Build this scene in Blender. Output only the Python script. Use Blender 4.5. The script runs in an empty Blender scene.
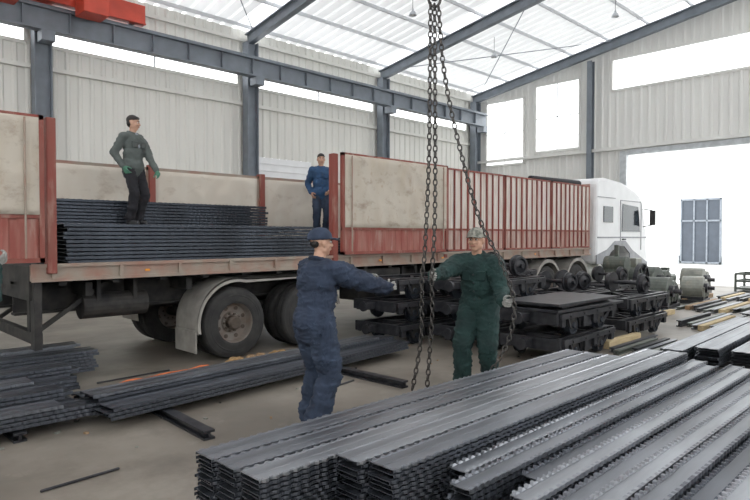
import bpy, math, random, bmesh, bisect
from mathutils import Vector as V, Matrix, noise
random.seed(4)
rnd=random.uniform
# ------------------------------------------------------------------ materials
def mat(name,col,rough=.6,metal=0.,var=.15,scale=6.,bump=0.,col2=None,stretch=(1,1,1),transl=0.,lo=.35,hi=.7):
    m=bpy.data.materials.new(name); m.use_nodes=True
    nt=m.node_tree; N=nt.nodes; L=nt.links
    b=N['Principled BSDF']; b.inputs['Roughness'].default_value=rough; b.inputs['Metallic'].default_value=metal
    tc=N.new('ShaderNodeTexCoord'); mp=N.new('ShaderNodeMapping'); mp.inputs['Scale'].default_value=stretch
    L.new(tc.outputs['Object'],mp.inputs['Vector'])
    no=N.new('ShaderNodeTexNoise'); no.inputs['Scale'].default_value=scale; no.inputs['Detail'].default_value=6
    L.new(mp.outputs[0],no.inputs['Vector'])
    cr=N.new('ShaderNodeValToRGB'); cr.color_ramp.elements[0].position=lo; cr.color_ramp.elements[1].position=hi
    c1=[max(0,c*(1-var)) for c in col]; c2=list(col2) if col2 else [min(1,c*(1+var)) for c in col]
    cr.color_ramp.elements[0].color=(*c1,1); cr.color_ramp.elements[1].color=(*c2,1)
    L.new(no.outputs['Fac'],cr.inputs['Fac']); L.new(cr.outputs[0],b.inputs['Base Color'])
    if bump:
        bp=N.new('ShaderNodeBump'); bp.inputs['Strength'].default_value=bump; bp.inputs['Distance'].default_value=.02
        L.new(no.outputs['Fac'],bp.inputs['Height']); L.new(bp.outputs[0],b.inputs['Normal'])
    if transl:
        t=N.new('ShaderNodeBsdfTranslucent'); t.inputs['Color'].default_value=(.97,.98,1,1)
        mx=N.new('ShaderNodeMixShader'); mx.inputs[0].default_value=transl
        L.new(b.outputs[0],mx.inputs[1]); L.new(t.outputs[0],mx.inputs[2])
        L.new(mx.outputs[0],N['Material Output'].inputs['Surface'])
    return m
def stain(m,col,scale,lo,hi,stretch=(1,1,1),amt=1.,off=3.1):
    nt=m.node_tree; N=nt.nodes; L=nt.links; b=N['Principled BSDF']; src=b.inputs['Base Color'].links[0].from_socket
    tc=N.new('ShaderNodeTexCoord'); mp=N.new('ShaderNodeMapping'); mp.inputs['Scale'].default_value=stretch; mp.inputs['Location'].default_value=(off,1.7,5.3)
    no=N.new('ShaderNodeTexNoise'); no.inputs['Scale'].default_value=scale; no.inputs['Detail'].default_value=8; no.inputs['Roughness'].default_value=.65
    mr=N.new('ShaderNodeMapRange'); mr.inputs['From Min'].default_value=lo; mr.inputs['From Max'].default_value=hi; mr.inputs['To Max'].default_value=amt
    mx=N.new('ShaderNodeMix'); mx.data_type='RGBA'
    L.new(tc.outputs['Object'],mp.inputs[0]); L.new(mp.outputs[0],no.inputs['Vector']); L.new(no.outputs['Fac'],mr.inputs['Value'])
    L.new(mr.outputs[0],mx.inputs['Factor']); L.new(src,mx.inputs['A']); mx.inputs['B'].default_value=(*col,1); L.new(mx.outputs['Result'],b.inputs['Base Color'])
    return m
def glassmat(name):
    m=bpy.data.materials.new(name); m.use_nodes=True; nt=m.node_tree; N=nt.nodes; L=nt.links
    N.remove(N['Principled BSDF'])
    a=N.new('ShaderNodeBsdfTransparent'); g=N.new('ShaderNodeBsdfGlossy'); g.inputs['Roughness'].default_value=.1
    mx=N.new('ShaderNodeMixShader'); mx.inputs[0].default_value=.06
    L.new(a.outputs[0],mx.inputs[1]); L.new(g.outputs[0],mx.inputs[2]); L.new(mx.outputs[0],N['Material Output'].inputs['Surface'])
    return m
WALL=mat('wall_sheet',(.70,.695,.65),.5,0,.04,1.2,stretch=(1,1,.3))
GABLE=mat('gable_sheet',(.72,.72,.69),.5,0,.04,1.2,stretch=(1,1,.3))
ROOF=mat('roof_sheet',(.82,.83,.83),.5,0,.03,1,transl=.16)  # translucency added so sky light passes through and fills the hall
SKYL=mat('translucent_skylight',(.9,.92,.95),.5,0,.02,1,transl=.55)
PURL=mat('pale_purlin',(.58,.60,.62),.5,0,.05,2)
FLOOR=stain(stain(mat('dusty_concrete',(.18,.158,.13),.48,0,.25,.8,.12,col2=(.27,.243,.205)),(.08,.069,.057),1.6,.48,.75,amt=.75),(.33,.305,.265),4.5,.6,.8,amt=.5,off=9.)
GROUND=mat('yard_concrete',(.7,.7,.68),.8,0,.08,.5)
BLUEST=mat('grey_painted_steel',(.17,.195,.225),.5,.1,.12,3)
CRANER=mat('crane_red',(.55,.065,.035),.45,0,.12,3)
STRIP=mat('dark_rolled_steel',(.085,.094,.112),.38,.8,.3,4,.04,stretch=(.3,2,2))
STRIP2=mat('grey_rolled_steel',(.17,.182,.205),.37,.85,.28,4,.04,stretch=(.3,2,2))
STRIPL=mat('lit_top_steel',(.26,.275,.30),.36,.85,.28,4,.04,stretch=(.3,2,2))  # lighter copy for top layers; sheen from overhead light put into the colour
STRIP3=mat('blue_black_steel',(.035,.042,.054),.45,.6,.3,5,.05,stretch=(.4,2,2))
BLACK=mat('black_painted_iron',(.018,.02,.026),.42,.3,.3,9,.05,col2=(.045,.045,.05))
TYRE=mat('tyre_rubber',(.02,.02,.021),.8,0,.25,8,.1,col2=(.035,.034,.032))
RIM=mat('dusty_rim',(.30,.275,.25),.6,.2,.25,7,.05,col2=(.18,.13,.10))
HUB=mat('greasy_hub',(.09,.07,.055),.6,.3,.3,12)
REDP=stain(mat('faded_red_paint',(.31,.06,.042),.65,0,.25,3,.1,col2=(.22,.075,.055),stretch=(2,2,.7)),(.42,.31,.25),3,.52,.8,(3,3,.6),.8)
PINK=stain(mat('weathered_red_sheet',(.60,.47,.41),.7,0,.2,3,.1,col2=(.50,.34,.29),stretch=(3,3,.5)),(.33,.13,.10),2.4,.45,.7,(3,3,.5),.85)
LRED=stain(mat('ribbed_red_sheet',(.33,.085,.065),.7,0,.2,3,.1,col2=(.34,.15,.12),stretch=(3,3,.5)),(.5,.4,.34),2.4,.55,.78,(3,3,.5),.7)
TAN=stain(stain(mat('stained_tan_panel',(.57,.52,.44),.8,0,.15,2.2,.3,col2=(.44,.38,.30),stretch=(1.6,1.6,.7),lo=.4,hi=.75),(.19,.12,.085),3.2,.53,.78,(1,1,1.6),.85),(.28,.16,.1),9,.6,.75,(1,1,.5),.6,6.)
CREAM=stain(mat('creased_cream_tarp',(.66,.61,.53),.8,0,.1,2.2,.3,col2=(.56,.50,.42),stretch=(1.6,1.6,.7)),(.30,.22,.16),2.6,.56,.8,(1,1,1.6),.75)
TANL=stain(mat('pale_tan_sheet',(.74,.69,.63),.7,0,.1,2.5,.1,col2=(.64,.57,.50),stretch=(3,3,.4),lo=.45,hi=.85),(.36,.18,.13),3,.52,.78,(4,4,.4),.85)
RAIL=mat('dusty_side_rail',(.38,.32,.26),.7,0,.2,4,.1,col2=(.30,.15,.11),lo=.4,hi=.75)
UNDER=mat('underbody_steel',(.022,.022,.024),.7,.2,.3,6,col2=(.05,.046,.042))
FEND=mat('dusty_fender',(.30,.285,.26),.6,.1,.2,5,.05)
WHITE=mat('white_cab_paint',(.76,.77,.78),.3,0,.04,3)
SEAM=mat('grey_trim_line',(.28,.29,.31),.5)
DGLASS=mat('dark_window_glass',(.03,.04,.05),.08,0,.1,3)
EGLASS=mat('hazy_entrance_glass',(.06,.075,.10),.3,0,.1,3)
GREYM=stain(mat('grey_green_machine_paint',(.10,.115,.10),.5,.2,.25,6,.1),(.24,.22,.17),5,.55,.8)
LGREY=stain(mat('light_machine_steel',(.24,.25,.22),.5,.3,.2,6,.1),(.34,.31,.25),5,.5,.8)
WINF=mat('pale_window_frame',(.5,.53,.55),.5)
WOOD=mat('weathered_timber',(.30,.18,.09),.8,0,.3,6,.2,col2=(.40,.28,.17),stretch=(.5,4,4))
PALEW=mat('pale_yellow_timber',(.50,.38,.20),.8,0,.2,6,.2,col2=(.57,.46,.28),stretch=(.5,4,4))
CHAIN=mat('dark_chain_steel',(.08,.075,.07),.4,.8,.3,20)
ORANGE=mat('orange_strap',(.65,.16,.05),.6)
YEL=mat('ochre_cloth',(.35,.22,.1),.9,0,.3,20,.3)
SKIN=mat('skin',(.50,.29,.20),.55,0,.08,12)
HAIR=mat('black_hair',(.015,.013,.012),.6,0,.2,40,.4)
NAVY=mat('navy_work_cloth',(.014,.024,.05),.9,0,.3,5,.3,col2=(.030,.046,.082))
NAVYT=mat('navy_trousers',(.016,.028,.056),.9,0,.3,5,.3,col2=(.032,.05,.088))
GREEN=mat('dark_green_work_cloth',(.007,.027,.026),.9,0,.3,5,.3,col2=(.015,.046,.042))
GREYJ=mat('charcoal_jacket_cloth',(.085,.10,.095),.85,0,.25,7,.25)
BLACKT=mat('black_trouser_cloth',(.014,.014,.018),.9,0,.25,7,.2)
BLUEJ=mat('blue_work_jacket_cloth',(.018,.06,.14),.8,0,.25,7,.2)
GLOVE=mat('grey_cotton_glove',(.28,.28,.26),.9,0,.25,30,.3)
GLOVEG=mat('green_rubber_glove',(.07,.2,.13),.6,0,.2,20,.2)
CAMO=mat('mottled_grey_cloth',(.17,.18,.15),.9,0,.2,26,.2,col2=(.30,.30,.26),lo=.42,hi=.58)
SHIRT=mat('grey_undershirt',(.26,.28,.31),.8)
EYEW=mat('eye_white',(.7,.68,.65),.3); EYED=mat('dark_iris',(.02,.012,.01),.2); LIP=mat('lip',(.32,.12,.09),.5)
SHOE=mat('black_shoe',(.02,.02,.022),.5,0,.2,10)
AMB=mat('amber_lamp',(.8,.3,.03),.3)
LAMPM=mat('lamp_shade_metal',(.5,.52,.55),.3,.6); GLASS=glassmat('clear_glass')
EXTW=mat('exterior_render',(.85,.87,.88),.7,0,.03,1)
EXTD=mat('exterior_door_frame',(.22,.25,.29),.5)
# ------------------------------------------------------------------ mesh helper
def frame(d):
    d=V(d).normalized(); a=V((0,0,1)) if abs(d.z)<.9 else V((1,0,0))
    x=d.cross(a).normalized(); return x,d.cross(x).normalized(),d
class M:
    def __init__(s): s.v=[]; s.f=[]; s.p=[]
    def add(s,vs,fs):
        n=len(s.v); s.p.append(n); s.v+=[V(v) for v in vs]; s.f+=[tuple(i+n for i in f) for f in fs]; return s
    def box(s,c,d,rz=0,R=None):
        R=R or Matrix.Rotation(rz,3,'Z'); c=V(c); h=V(d)/2
        vs=[c+R@V((x*h.x,y*h.y,z*h.z)) for x in(-1,1) for y in(-1,1) for z in(-1,1)]
        return s.add(vs,[(0,1,3,2),(4,6,7,5),(0,4,5,1),(2,3,7,6),(0,2,6,4),(1,5,7,3)])
    def bx(s,x0,x1,y0,y1,z0,z1): return s.box(((x0+x1)/2,(y0+y1)/2,(z0+z1)/2),(x1-x0,y1-y0,z1-z0))
    def beam(s,a,b,w,h):
        a=V(a);b=V(b);d=(b-a); L=d.length; d.normalize(); up=V((0,0,1)) if abs(d.z)<.95 else V((1,0,0))
        y=up.cross(d).normalized(); z=d.cross(y); R=Matrix((d,y,z)).transposed()
        return s.box((a+b)/2,(L,w,h),R=R)
    def ibeam(s,a,b,w,h,t=.03):
        a=V(a);b=V(b);d=(b-a).normalized(); up=V((0,0,1)) if abs(d.z)<.95 else V((1,0,0))
        y=up.cross(d).normalized(); z=d.cross(y)
        s.beam(a+z*(h/2-t/2),b+z*(h/2-t/2),w,t); s.beam(a-z*(h/2-t/2),b-z*(h/2-t/2),w,t); s.beam(a,b,t*.7,h-2*t+.002); return s
    def lathe(s,o,ax,prof,n=24,closed=False):
        x,y,d=frame(ax); o=V(o); vs=[];fs=[];k=len(prof)
        for i in range(n):
            a=2*math.pi*i/n; e=x*math.cos(a)+y*math.sin(a)
            for r,t in prof: vs.append(o+e*r+d*t)
        for i in range(n):
            j=(i+1)%n
            for q in range(k if closed else k-1):
                p=(q+1)%k; fs.append((i*k+q,j*k+q,j*k+p,i*k+p))
        return s.add(vs,fs)
    def cyl(s,a,b,r0,r1=None,n=14):
        a=V(a);b=V(b); r1=r0 if r1 is None else r1; L=(b-a).length
        return s.lathe(a,b-a,[(.0005,0),(r0,0),(r1,L),(.0005,L)],n)
    def ell(s,c,r,R=None,n=18,m=10,z0=-1.):
        R=R or Matrix.Identity(3); c=V(c); vs=[];fs=[]
        t0=math.asin(max(-1,z0))
        for i in range(m+1):
            t=t0+(math.pi/2-t0)*i/m
            for j in range(n):
                a=2*math.pi*j/n
                vs.append(c+R@V((max(math.cos(t),.001)*math.cos(a)*r[0],max(math.cos(t),.001)*math.sin(a)*r[1],math.sin(t)*r[2])))
        for i in range(m):
            for j in range(n):
                k=(j+1)%n; fs.append((i*n+j,i*n+k,(i+1)*n+k,(i+1)*n+j))
        fs.append(tuple(reversed(range(n)))); fs.append(tuple(range(m*n,m*n+n)))
        return s.add(vs,fs)
    def rc(s,a,b,r0,r1,n=14):
        a=V(a);b=V(b); L=(b-a).length
        if L<1e-4: return s.ell(a,(r0,)*3)
        P=[(.0003,-r0)]
        for i in range(1,5):
            t=math.pi/2*i/4; P.append((r0*math.sin(t),-r0*math.cos(t)))
        for i in range(0,4):
            t=math.pi/2*i/4; P.append((r1*math.cos(t),L+r1*math.sin(t)))
        P.append((.0003,L+r1)); k=len(P)
        s.lathe(a,b-a,P,n)
        base=len(s.v)-n*k
        s.f.append(tuple(base+i*k for i in range(n))); s.f.append(tuple(base+i*k+k-1 for i in reversed(range(n))))
        return s
    def tube(s,pts,r,n=8):
        for i in range(len(pts)-1): s.rc(pts[i],pts[i+1],r,r,n)
        return s
    def link(s,c,d,side,a,b,r,n=14,m=6):
        d=V(d).normalized(); side=V(side); side=(side-d*side.dot(d)).normalized(); nn=d.cross(side); vs=[];fs=[]
        for i in range(n):
            t=2*math.pi*i/n; e=d*math.cos(t)*a+side*math.sin(t)*b; o=(d*math.cos(t)*b+side*math.sin(t)*a).normalized()
            for j in range(m):
                q=2*math.pi*j/m; vs.append(V(c)+e+o*math.cos(q)*r+nn*math.sin(q)*r)
        for i in range(n):
            for j in range(m): fs.append((i*m+j,((i+1)%n)*m+j,((i+1)%n)*m+(j+1)%m,i*m+(j+1)%m))
        return s.add(vs,fs)
    def groups(s,eps=.012):
        st=s.p+[len(s.v)]; B=[]
        for a,b in zip(st,st[1:]):
            vs=s.v[a:b]; B.append([min(v[i] for v in vs)-eps/2 for i in range(3)]+[max(v[i] for v in vs)+eps/2 for i in range(3)])
        par=list(range(len(B)))
        def f(i):
            while par[i]!=i: i=par[i]
            return i
        for i in range(len(B)):
            for j in range(i):
                if all(B[i][k]<=B[j][k+3] and B[j][k]<=B[i][k+3] for k in range(3)): par[f(i)]=f(j)
        out={}
        for i in range(len(B)): out.setdefault(f(i),M())
        mp={}
        for i in range(len(B)):
            m=out[f(i)]; n=len(m.v); m.v+=s.v[st[i]:st[i+1]]; mp[i]=n-st[i]
        for fc in s.f:
            i=bisect.bisect_right(s.p,fc[0])-1; out[f(i)].f.append(tuple(q+mp[i] for q in fc))
        return list(out.values())
    def split(s,name,mt,parent,**k):
        return [g.make(name,mt,parent,**k) for g in s.groups()]
    def make(s,name,mt,parent=None,smooth=False,bevel=0,origin=None,label=None):
        o=V(origin) if origin is not None else (V(parent['o']) if parent is not None and 'o' in parent else V((0,0,0)))
        me=bpy.data.meshes.new(name); me.from_pydata([tuple(v-o) for v in s.v],[],s.f); me.validate(); me.update()
        bm=bmesh.new(); bm.from_mesh(me); bmesh.ops.recalc_face_normals(bm,faces=bm.faces); bm.to_mesh(me); bm.free()
        ob=bpy.data.objects.new(name,me); me.materials.append(mt); bpy.context.collection.objects.link(ob)
        if parent is not None:
            ob.parent=parent
            if 'o' in parent: ob['o']=list(parent['o'])
        elif origin is not None: ob.location=o
        if smooth: me.shade_smooth()
        if bevel:
            b=ob.modifiers.new('b','BEVEL'); b.width=bevel; b.segments=2; b.limit_method='ANGLE'
        if label: ob['label']=label
        return ob
def tag(o,label,cat,group=None,kind=None):
    o['label']=label; o['category']=cat
    if group: o['group']=group
    if kind: o['kind']=kind
    return o
def thing(name,label,cat,loc=(0,0,0),group=None,rz=0,world=True):
    e=bpy.data.objects.new(name,None); e.empty_display_size=.1; bpy.context.collection.objects.link(e)
    e.location=loc; e.rotation_euler=(0,0,rz)
    if world: e['o']=list(loc)
    return tag(e,label,cat,group)
def dup(o,loc=None,rot=None,parent=None):
    c=o.copy(); bpy.context.collection.objects.link(c)
    if parent is not None: c.parent=parent
    if loc is not None: c.location=loc
    if rot is not None: c.rotation_euler=rot
    for ch in o.children: dup(ch,parent=c)
    return c
def struct(o): o['kind']='structure'; return o
# ------------------------------------------------------------------ people (built first)
VX=1.
def remesh(m,name,mt,parent,vox,smooth=3,wr=0.,fr=9.,label=None):
    ob=m.make(name+'_tmp',mt,None)
    r=ob.modifiers.new('r','REMESH'); r.mode='VOXEL'; r.voxel_size=vox*VX; r.use_smooth_shade=True
    s=ob.modifiers.new('s','SMOOTH'); s.iterations=smooth; s.factor=.5
    dg=bpy.context.evaluated_depsgraph_get(); me=bpy.data.meshes.new_from_object(ob.evaluated_get(dg))
    bpy.data.objects.remove(ob)
    o=V(parent['o'])
    for v in me.vertices:
        co=v.co.copy()
        if wr:
            q=co*fr; n=noise.noise(V((q.x,q.y,q.z*1.5)))
            w1=noise.noise(q*.45)*1.6
            r1=1-abs(noise.noise(V((q.x*.7+7+w1,q.y*.7,q.z*1.9+w1))))*2.6
            r2=1-abs(noise.noise(V((q.x*1.6+3,q.y*1.6+w1,q.z*3.4-w1))))*3
            co+=v.normal*(.45*n+.6*max(r1,-.2)+.45*max(r2,-.2)-.3)*wr
        v.co=co-o
    me.name=name; me.materials.clear(); me.materials.append(mt); me.shade_smooth()
    ob=bpy.data.objects.new(name,me); bpy.context.collection.objects.link(ob); ob.parent=parent; ob['o']=list(o)
    if label: ob['label']=label
    return ob
def ik(a,b,l1,l2,pole):
    d=b-a; D=d.length; Dm=(l1+l2)*.995
    if D>Dm: b=a+d*(Dm/D); D=Dm
    d=(b-a).normalized(); x=(l1*l1-l2*l2+D*D)/(2*D); h=math.sqrt(max(0,l1*l1-x*x))
    p=pole-d*pole.dot(d); p=p.normalized() if p.length>1e-4 else V((0,0,-1))
    return a+d*x+p*h,b
def handmesh(w,d,n,k,curl,rad=1.):
    d=d.normalized(); n=(n-d*n.dot(d)).normalized(); s=d.cross(n); m=M(); r=.0095*k*rad
    offs=[.033,.011,-.011,-.031]; Ls=[.075,.083,.077,.06]
    m.rc(w-d*.03*k,w+d*.015*k,.026*k,.026*k)
    for i,(o,L) in enumerate(zip(offs,Ls)):
        kn=w+d*(.088-.004*abs(i-1))*k+s*o*k
        m.rc(w+d*.012*k+s*o*.55*k,kn,.014*k,.0125*k,10)
        p=kn; a=curl*.35
        for j,f in enumerate((.45,.31,.24)):
            a+= curl*(.9 if j else .4); dd=d*math.cos(a)+n*math.sin(a); q=p+dd*L*f*k; m.rc(p,q,r*(1-.08*j),r*(.94-.08*j),10); p=q
    t0=w+d*.02*k+s*.028*k; t1=t0+(s*.7+d*.55+n*.35).normalized()*.045*k; t2=t1+(s*.25+d*.8+n*.55).normalized()*.032*k; t3=t2+(d*.8+n*.7-s*.1).normalized()*.025*k
    m.rc(t0,t1,.015*k,.012*k,10).rc(t1,t2,.0115*k,.0105*k,10).rc(t2,t3,.0105*k,.009*k,10)
    return m
def person(label,base,face,H,lean,hR,hL,jm,tm,gm,look=None,hat=None,feet=((.0,.11),(.08,-.11)),pR=None,pL=None,nR=None,nL=None,curl=.9,shirt=None,dR=None,dL=None,hatm=None,brim=1.,pelf=0.,ease=1.):
    k=H/1.75; base=V(base); F=V((*face,0)).normalized(); L=V((-F.y,F.x,0)); Z=V((0,0,1))
    e=thing('person',label,'person',base)
    pel=base+F*pelf+Z*.945*k; T=(F*math.sin(lean)+Z*math.cos(lean)); Fw=(F*math.cos(lean)-Z*math.sin(lean))
    R=Matrix((Fw,L,T)).transposed(); R0=Matrix((F,L,Z)).transposed()
    def tp(f,l,t): return pel+(Fw*f+L*l+T*t)*k
    neck=tp(.0,0,.535); sh={'L':tp(0,.185,.465),'R':tp(0,-.185,.465)}
    lk=V(look) if look else F
    HF=lk.normalized(); HL=Z.cross(HF).normalized(); HU=HF.cross(HL); RH=Matrix((HF,HL,HU)).transposed()
    hc=neck+(T*.13+Z*.02)*k+F*.015*k
    def hp_(f,l,u): return hc+(HF*f+HL*l+HU*u)*k
    up,fo,th,shn=.31*k,.27*k,.45*k,.43*k
    arms={}
    for s,h,pp in (('R',hR,pR),('L',hL,pL)):
        sg=1 if s=='L' else -1
        if h[0]=='w': tgt=V(h[1:])
        else: tgt=pel+(F*h[0]+L*h[1]+Z*h[2])*k
        pole=V(pp) if pp else (-Z*.8-F*.5+L*sg*.35)
        D=(tgt-sh[s]).length
        if D>.5*k: sh[s]=sh[s]+(tgt-sh[s]).normalized()*min(.07*k,D-.5*k)
        arms[s]=ik(sh[s],tgt,up,fo,pole)
    legs={}
    for s,ft in (('L',feet[0]),('R',feet[1])):
        sg=1 if s=='L' else -1
        an=base+(F*ft[0]+L*ft[1])*k+Z*.085*k; hip=pel+L*sg*.09*k-Z*.02*k
        legs[s]=(hip,*ik(hip,an,th,shn,F+L*sg*.15))
    b=M()
    def torso(m,g):
        m.ell(tp(0,0,.02),((.115+g)*k,(.165+g)*k,(.13+g)*k),R0)
        m.ell(tp(.01,0,.19),((.105+g)*k,(.145+g)*k,(.17+g)*k),R)
        m.ell(tp(.0,0,.36),((.115+g)*k,(.165+g)*k,(.165+g*.6)*k),R)
        m.rc(tp(-.01,-.13,.455),tp(-.01,.13,.455),(.062+g*.6)*k,(.062+g*.6)*k)
        m.rc(tp(-.015,0,.45),tp(-.01,0,.52),(.09+g*.4)*k,(.055+g*.3)*k)
    torso(b,0); b.rc(tp(-.01,0,.47),hc-Z*.05*k,.058*k,.052*k)
    for s in 'LR':
        el,wr=arms[s]; b.rc(tp(0,.12 if s=='L' else -.12,.44),sh[s],.055*k,.055*k).rc(sh[s],el,.052*k,.040*k).rc(el,wr,.040*k,.027*k)
        hip,kn,an=legs[s]; b.rc(hip,kn,.082*k,.055*k).rc(kn,an,.053*k,.036*k)
        b.rc(an-F*.03*k-Z*.04*k,an+F*.13*k-Z*.05*k,.036*k,.03*k)
    b.ell(hp_(-.008,0,.035),(.094*k,.076*k,.088*k),RH); b.ell(hp_(.012,0,-.03),(.076*k,.066*k,.085*k),RH)
    b.rc(hp_(.045,-.006,-.088),hp_(.052,.006,-.088),.028*k,.026*k); b.rc(hp_(.0,.043,-.06),hp_(.05,.012,-.085),.028*k,.022*k); b.rc(hp_(.0,-.043,-.06),hp_(.05,-.012,-.085),.028*k,.022*k)
    b.rc(hp_(.082,0,.012),hp_(.104,0,-.026),.010*k,.0165*k,10); b.rc(hp_(.094,.014,-.03),hp_(.094,-.014,-.03),.010*k,.010*k,8)
    b.rc(hp_(.076,-.037,.032),hp_(.076,.037,.032),.014*k,.014*k,8)
    b.rc(hp_(.078,-.018,-.058),hp_(.078,.018,-.058),.013*k,.013*k,8)
    for sg in (1,-1):
        b.ell(hp_(.07,sg*.042,-.022),(.019*k,.022*k,.019*k),RH,10,6); b.ell(hp_(-.008,sg*.080,-.005),(.019*k,.012*k,.032*k),RH,10,8)
    remesh(b,'body',SKIN,e,.0075,1)
    for sg in (1,-1):
        ey=M().ell(hp_(.078,sg*.031,.008),(.013*k,.015*k,.008*k),RH,10,6).make('eye',EYEW,e,smooth=True)
        M().ell(hp_(.0865,sg*.030,.008),(.007*k,.0085*k,.0075*k),RH,10,6).make('iris',EYED,ey,smooth=True)
        M().rc(hp_(.090,sg*.016,.032),hp_(.081,sg*.048,.034),.0065*k,.005*k,8).make('eyebrow',HAIR,e,smooth=True)
    M().rc(hp_(.088,-.021,-.058),hp_(.088,.021,-.058),.0065*k,.0065*k,8).make('mouth',LIP,e,smooth=True)
    h=M()
    if hat: h.ell(hp_(-.018,0,.05),(.092*k,.078*k,.08*k),RH,22,12,z0=-.1).ell(hp_(-.055,0,.01),(.046*k,.062*k,.05*k),RH)
    else: h.ell(hp_(-.016,0,.045),(.098*k,.083*k,.09*k),RH,22,12,z0=-.05).ell(hp_(-.045,0,.0),(.06*k,.074*k,.075*k),RH).rc(hp_(.062,-.04,.085),hp_(.062,.04,.085),.022*k,.022*k)
    remesh(h,'hair',HAIR,e,.009,2,.003,60)
    if hat:
        hm=hatm or jm
        c=M(); c.ell(hp_(-.01,0,.052),(.114*k,.098*k,.092*k),RH,24,12,z0=-.2)
        cap=remesh(c,'cap',hm,e,.009,2,.003,25)
        v=M(); n=14; vs=[]
        for zi in (0,.008):
            for i in range(n+1):
                a=-1.05+2.1*i/n
                for rr in (0,1):
                    x=(.085+rr*.075*brim*math.cos(a*.9)); vs.append(hp_(x*math.cos(a) if not rr else .1*math.cos(a)+.068*brim,.095*math.sin(a),.044-rr*.018*brim+zi-.012*abs(math.sin(a))))
        fs=[]; q=2*(n+1)
        for i in range(n): 
            a=i*2; fs+= [(a,a+2,a+3,a+1),(q+a,q+a+1,q+a+3,q+a+2),(a+1,a+3,q+a+3,q+a+1)]
        v.add(vs,fs); v.make('cap_brim',hm,cap,smooth=True)
    g=.038*ease; j=M(); torso(j,g)
    j.ell(tp(0,0,.0),((.135+.025*ease)*k,(.18+.025*ease)*k,.15*k),R0)
    j.rc(pel-Z*.10*k-L*.06*k,pel-Z*.10*k+L*.06*k,(.10+.025*ease)*k,(.10+.025*ease)*k)
    E=.3+.7*ease
    for s in 'LR':
        el,wr=arms[s]; sx=sh[s]; u=(wr-el).normalized()
        j.rc(sx-Z*.01*k,el,.088*k*E,.074*k*E).rc(el,wr-u*.02*k,.072*k*E,.054*k*E)
        j.rc(wr-u*.045*k,wr-u*.02*k,.058*k*E,.056*k*E)
        j.rc(sx.lerp(tp(0,0,.4),.25),sx.lerp(el,.4)-T*.03*k,.09*k*E,.08*k*E)
    remesh(j,'jacket',jm,e,.010,2,.017*ease,8)
    col=M()
    for i in range(12):
        a=2*math.pi*i/12+.26; a2=a+2*math.pi/12
        if math.cos((a+a2)/2)>.9: continue
        P=lambda t: tp(.072*math.cos(t)-.005,.08*math.sin(t),.535-.02*math.cos(t))
        col.rc(P(a),P(a2),.019*k,.019*k,8)
    remesh(col,'collar',jm,e,.008,2)
    xf=.115+g
    if shirt: M().rc(tp(xf-.02,0,.30),tp(.065,0,.50),.022*k,.034*k).make('undershirt',shirt,e,smooth=True)
    else:
        for t in (.08,.17,.26,.35): M().ell(tp(xf+.012,0,t),(.008*k,.01*k,.01*k),R,8,6).make('jacket_button',BLACK,e)
    for sg in (1,-1):
        M().box(tp(xf-.022,sg*.085,.33),(.04*k,.085*k,.09*k),R=R).box(tp(xf-.018,sg*.085,.375),(.042*k,.09*k,.022*k),R=R).make('chest_pocket',jm,e,bevel=.006)
    t=M(); t.ell(tp(0,0,.0),((.14)*k,(.185)*k,.14*k),R0)
    for s in 'LR':
        hip,kn,an=legs[s]; t.rc(hip,kn,.118*k*E,.096*k*E).rc(kn,an+Z*.01*k,.092*k*E,.085*k*E); t.rc(an+Z*.06*k,an+Z*.01*k,.09*k*E,.082*k*E)
    remesh(t,'trousers',tm,e,.011,2,.017*ease,7)
    for s in 'LR':
        an=legs[s][2]
        sh_=M().rc(an-F*.03*k-Z*.035*k,an+F*.14*k-Z*.045*k,.047*k,.038*k).ell(an+F*.05*k-Z*.068*k,(.145*k,.048*k,.018*k),R0)
        remesh(sh_,'shoe',SHOE,e,.009,2)
    for s,n_,d_ in (('R',nR,dR),('L',nL,dL)):
        el,wr=arms[s]; sg=1 if s=='L' else -1
        d=V(d_) if d_ else (wr-el); n=V(n_) if n_ else (-L*sg)
        hm_=handmesh(wr,d,n,k,curl,1.15 if gm is not SKIN else 1)
        remesh(hm_,'hand' if gm is SKIN else 'work_glove',gm,e,.0042,1)
    return e
person('worker in navy overalls and navy cap reaching toward the chain',(3.33,4.17,0),(.99,.05),1.78,.10,
  ('w',4.17,3.90,1.20),('w',4.30,4.16,1.26),NAVY,NAVYT,GLOVE,look=(.95,-.22,.06),hat=1,feet=((.10,.12),(-.05,-.13)),curl=.7,pelf=.05,ease=1.2,
  nR=(.2,.9,-.2),nL=(.2,-.9,-.1),dR=(.95,.0,.15),dL=(.8,-.55,.05),pR=(-.2,-.5,-1))
person('worker in dark green overalls and mottled grey cap gripping lifting chains',(5.49,3.91,0),(-.90,-.30),1.80,.15,
  ('w',4.73,3.95,1.30),('w',5.27,3.45,1.05),GREEN,GREEN,GLOVE,look=(-.97,-.25,.04),hat=1,hatm=CAMO,brim=.6,feet=((-.06,.13),(.12,-.13)),curl=1.0,ease=1.15,
  nR=(-.4,-.9,0),nL=(.9,-.3,0),dR=(-.9,-.4,0),dL=(-.4,-.7,-.1),pL=(.75,.3,-.5),pR=(.2,.5,-1),pelf=-.05)
VX=1.4
person('worker in charcoal jacket and black trousers standing on loaded strips',(3.8,9.0,1.885),(.35,-.92),1.64,.0,
  (.02,-.215,-.03),('w',4.08,8.62,2.50),GREYJ,BLACKT,GLOVEG,look=(.75,-.65,-.05),shirt=SHIRT,curl=.5,feet=((.02,.09),(.03,-.09)),ease=.75)
person('worker in blue jacket and dark trousers standing on the trailer',(7.43,8.96,1.70),(-.5,-.85),1.6,.0,
  (.06,-.21,-.03),(.16,.14,.02),BLUEJ,NAVYT,SKIN,look=(-.5,-.85,-.05),curl=.5,feet=((.02,.09),(.0,-.09)),ease=.85)
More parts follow.
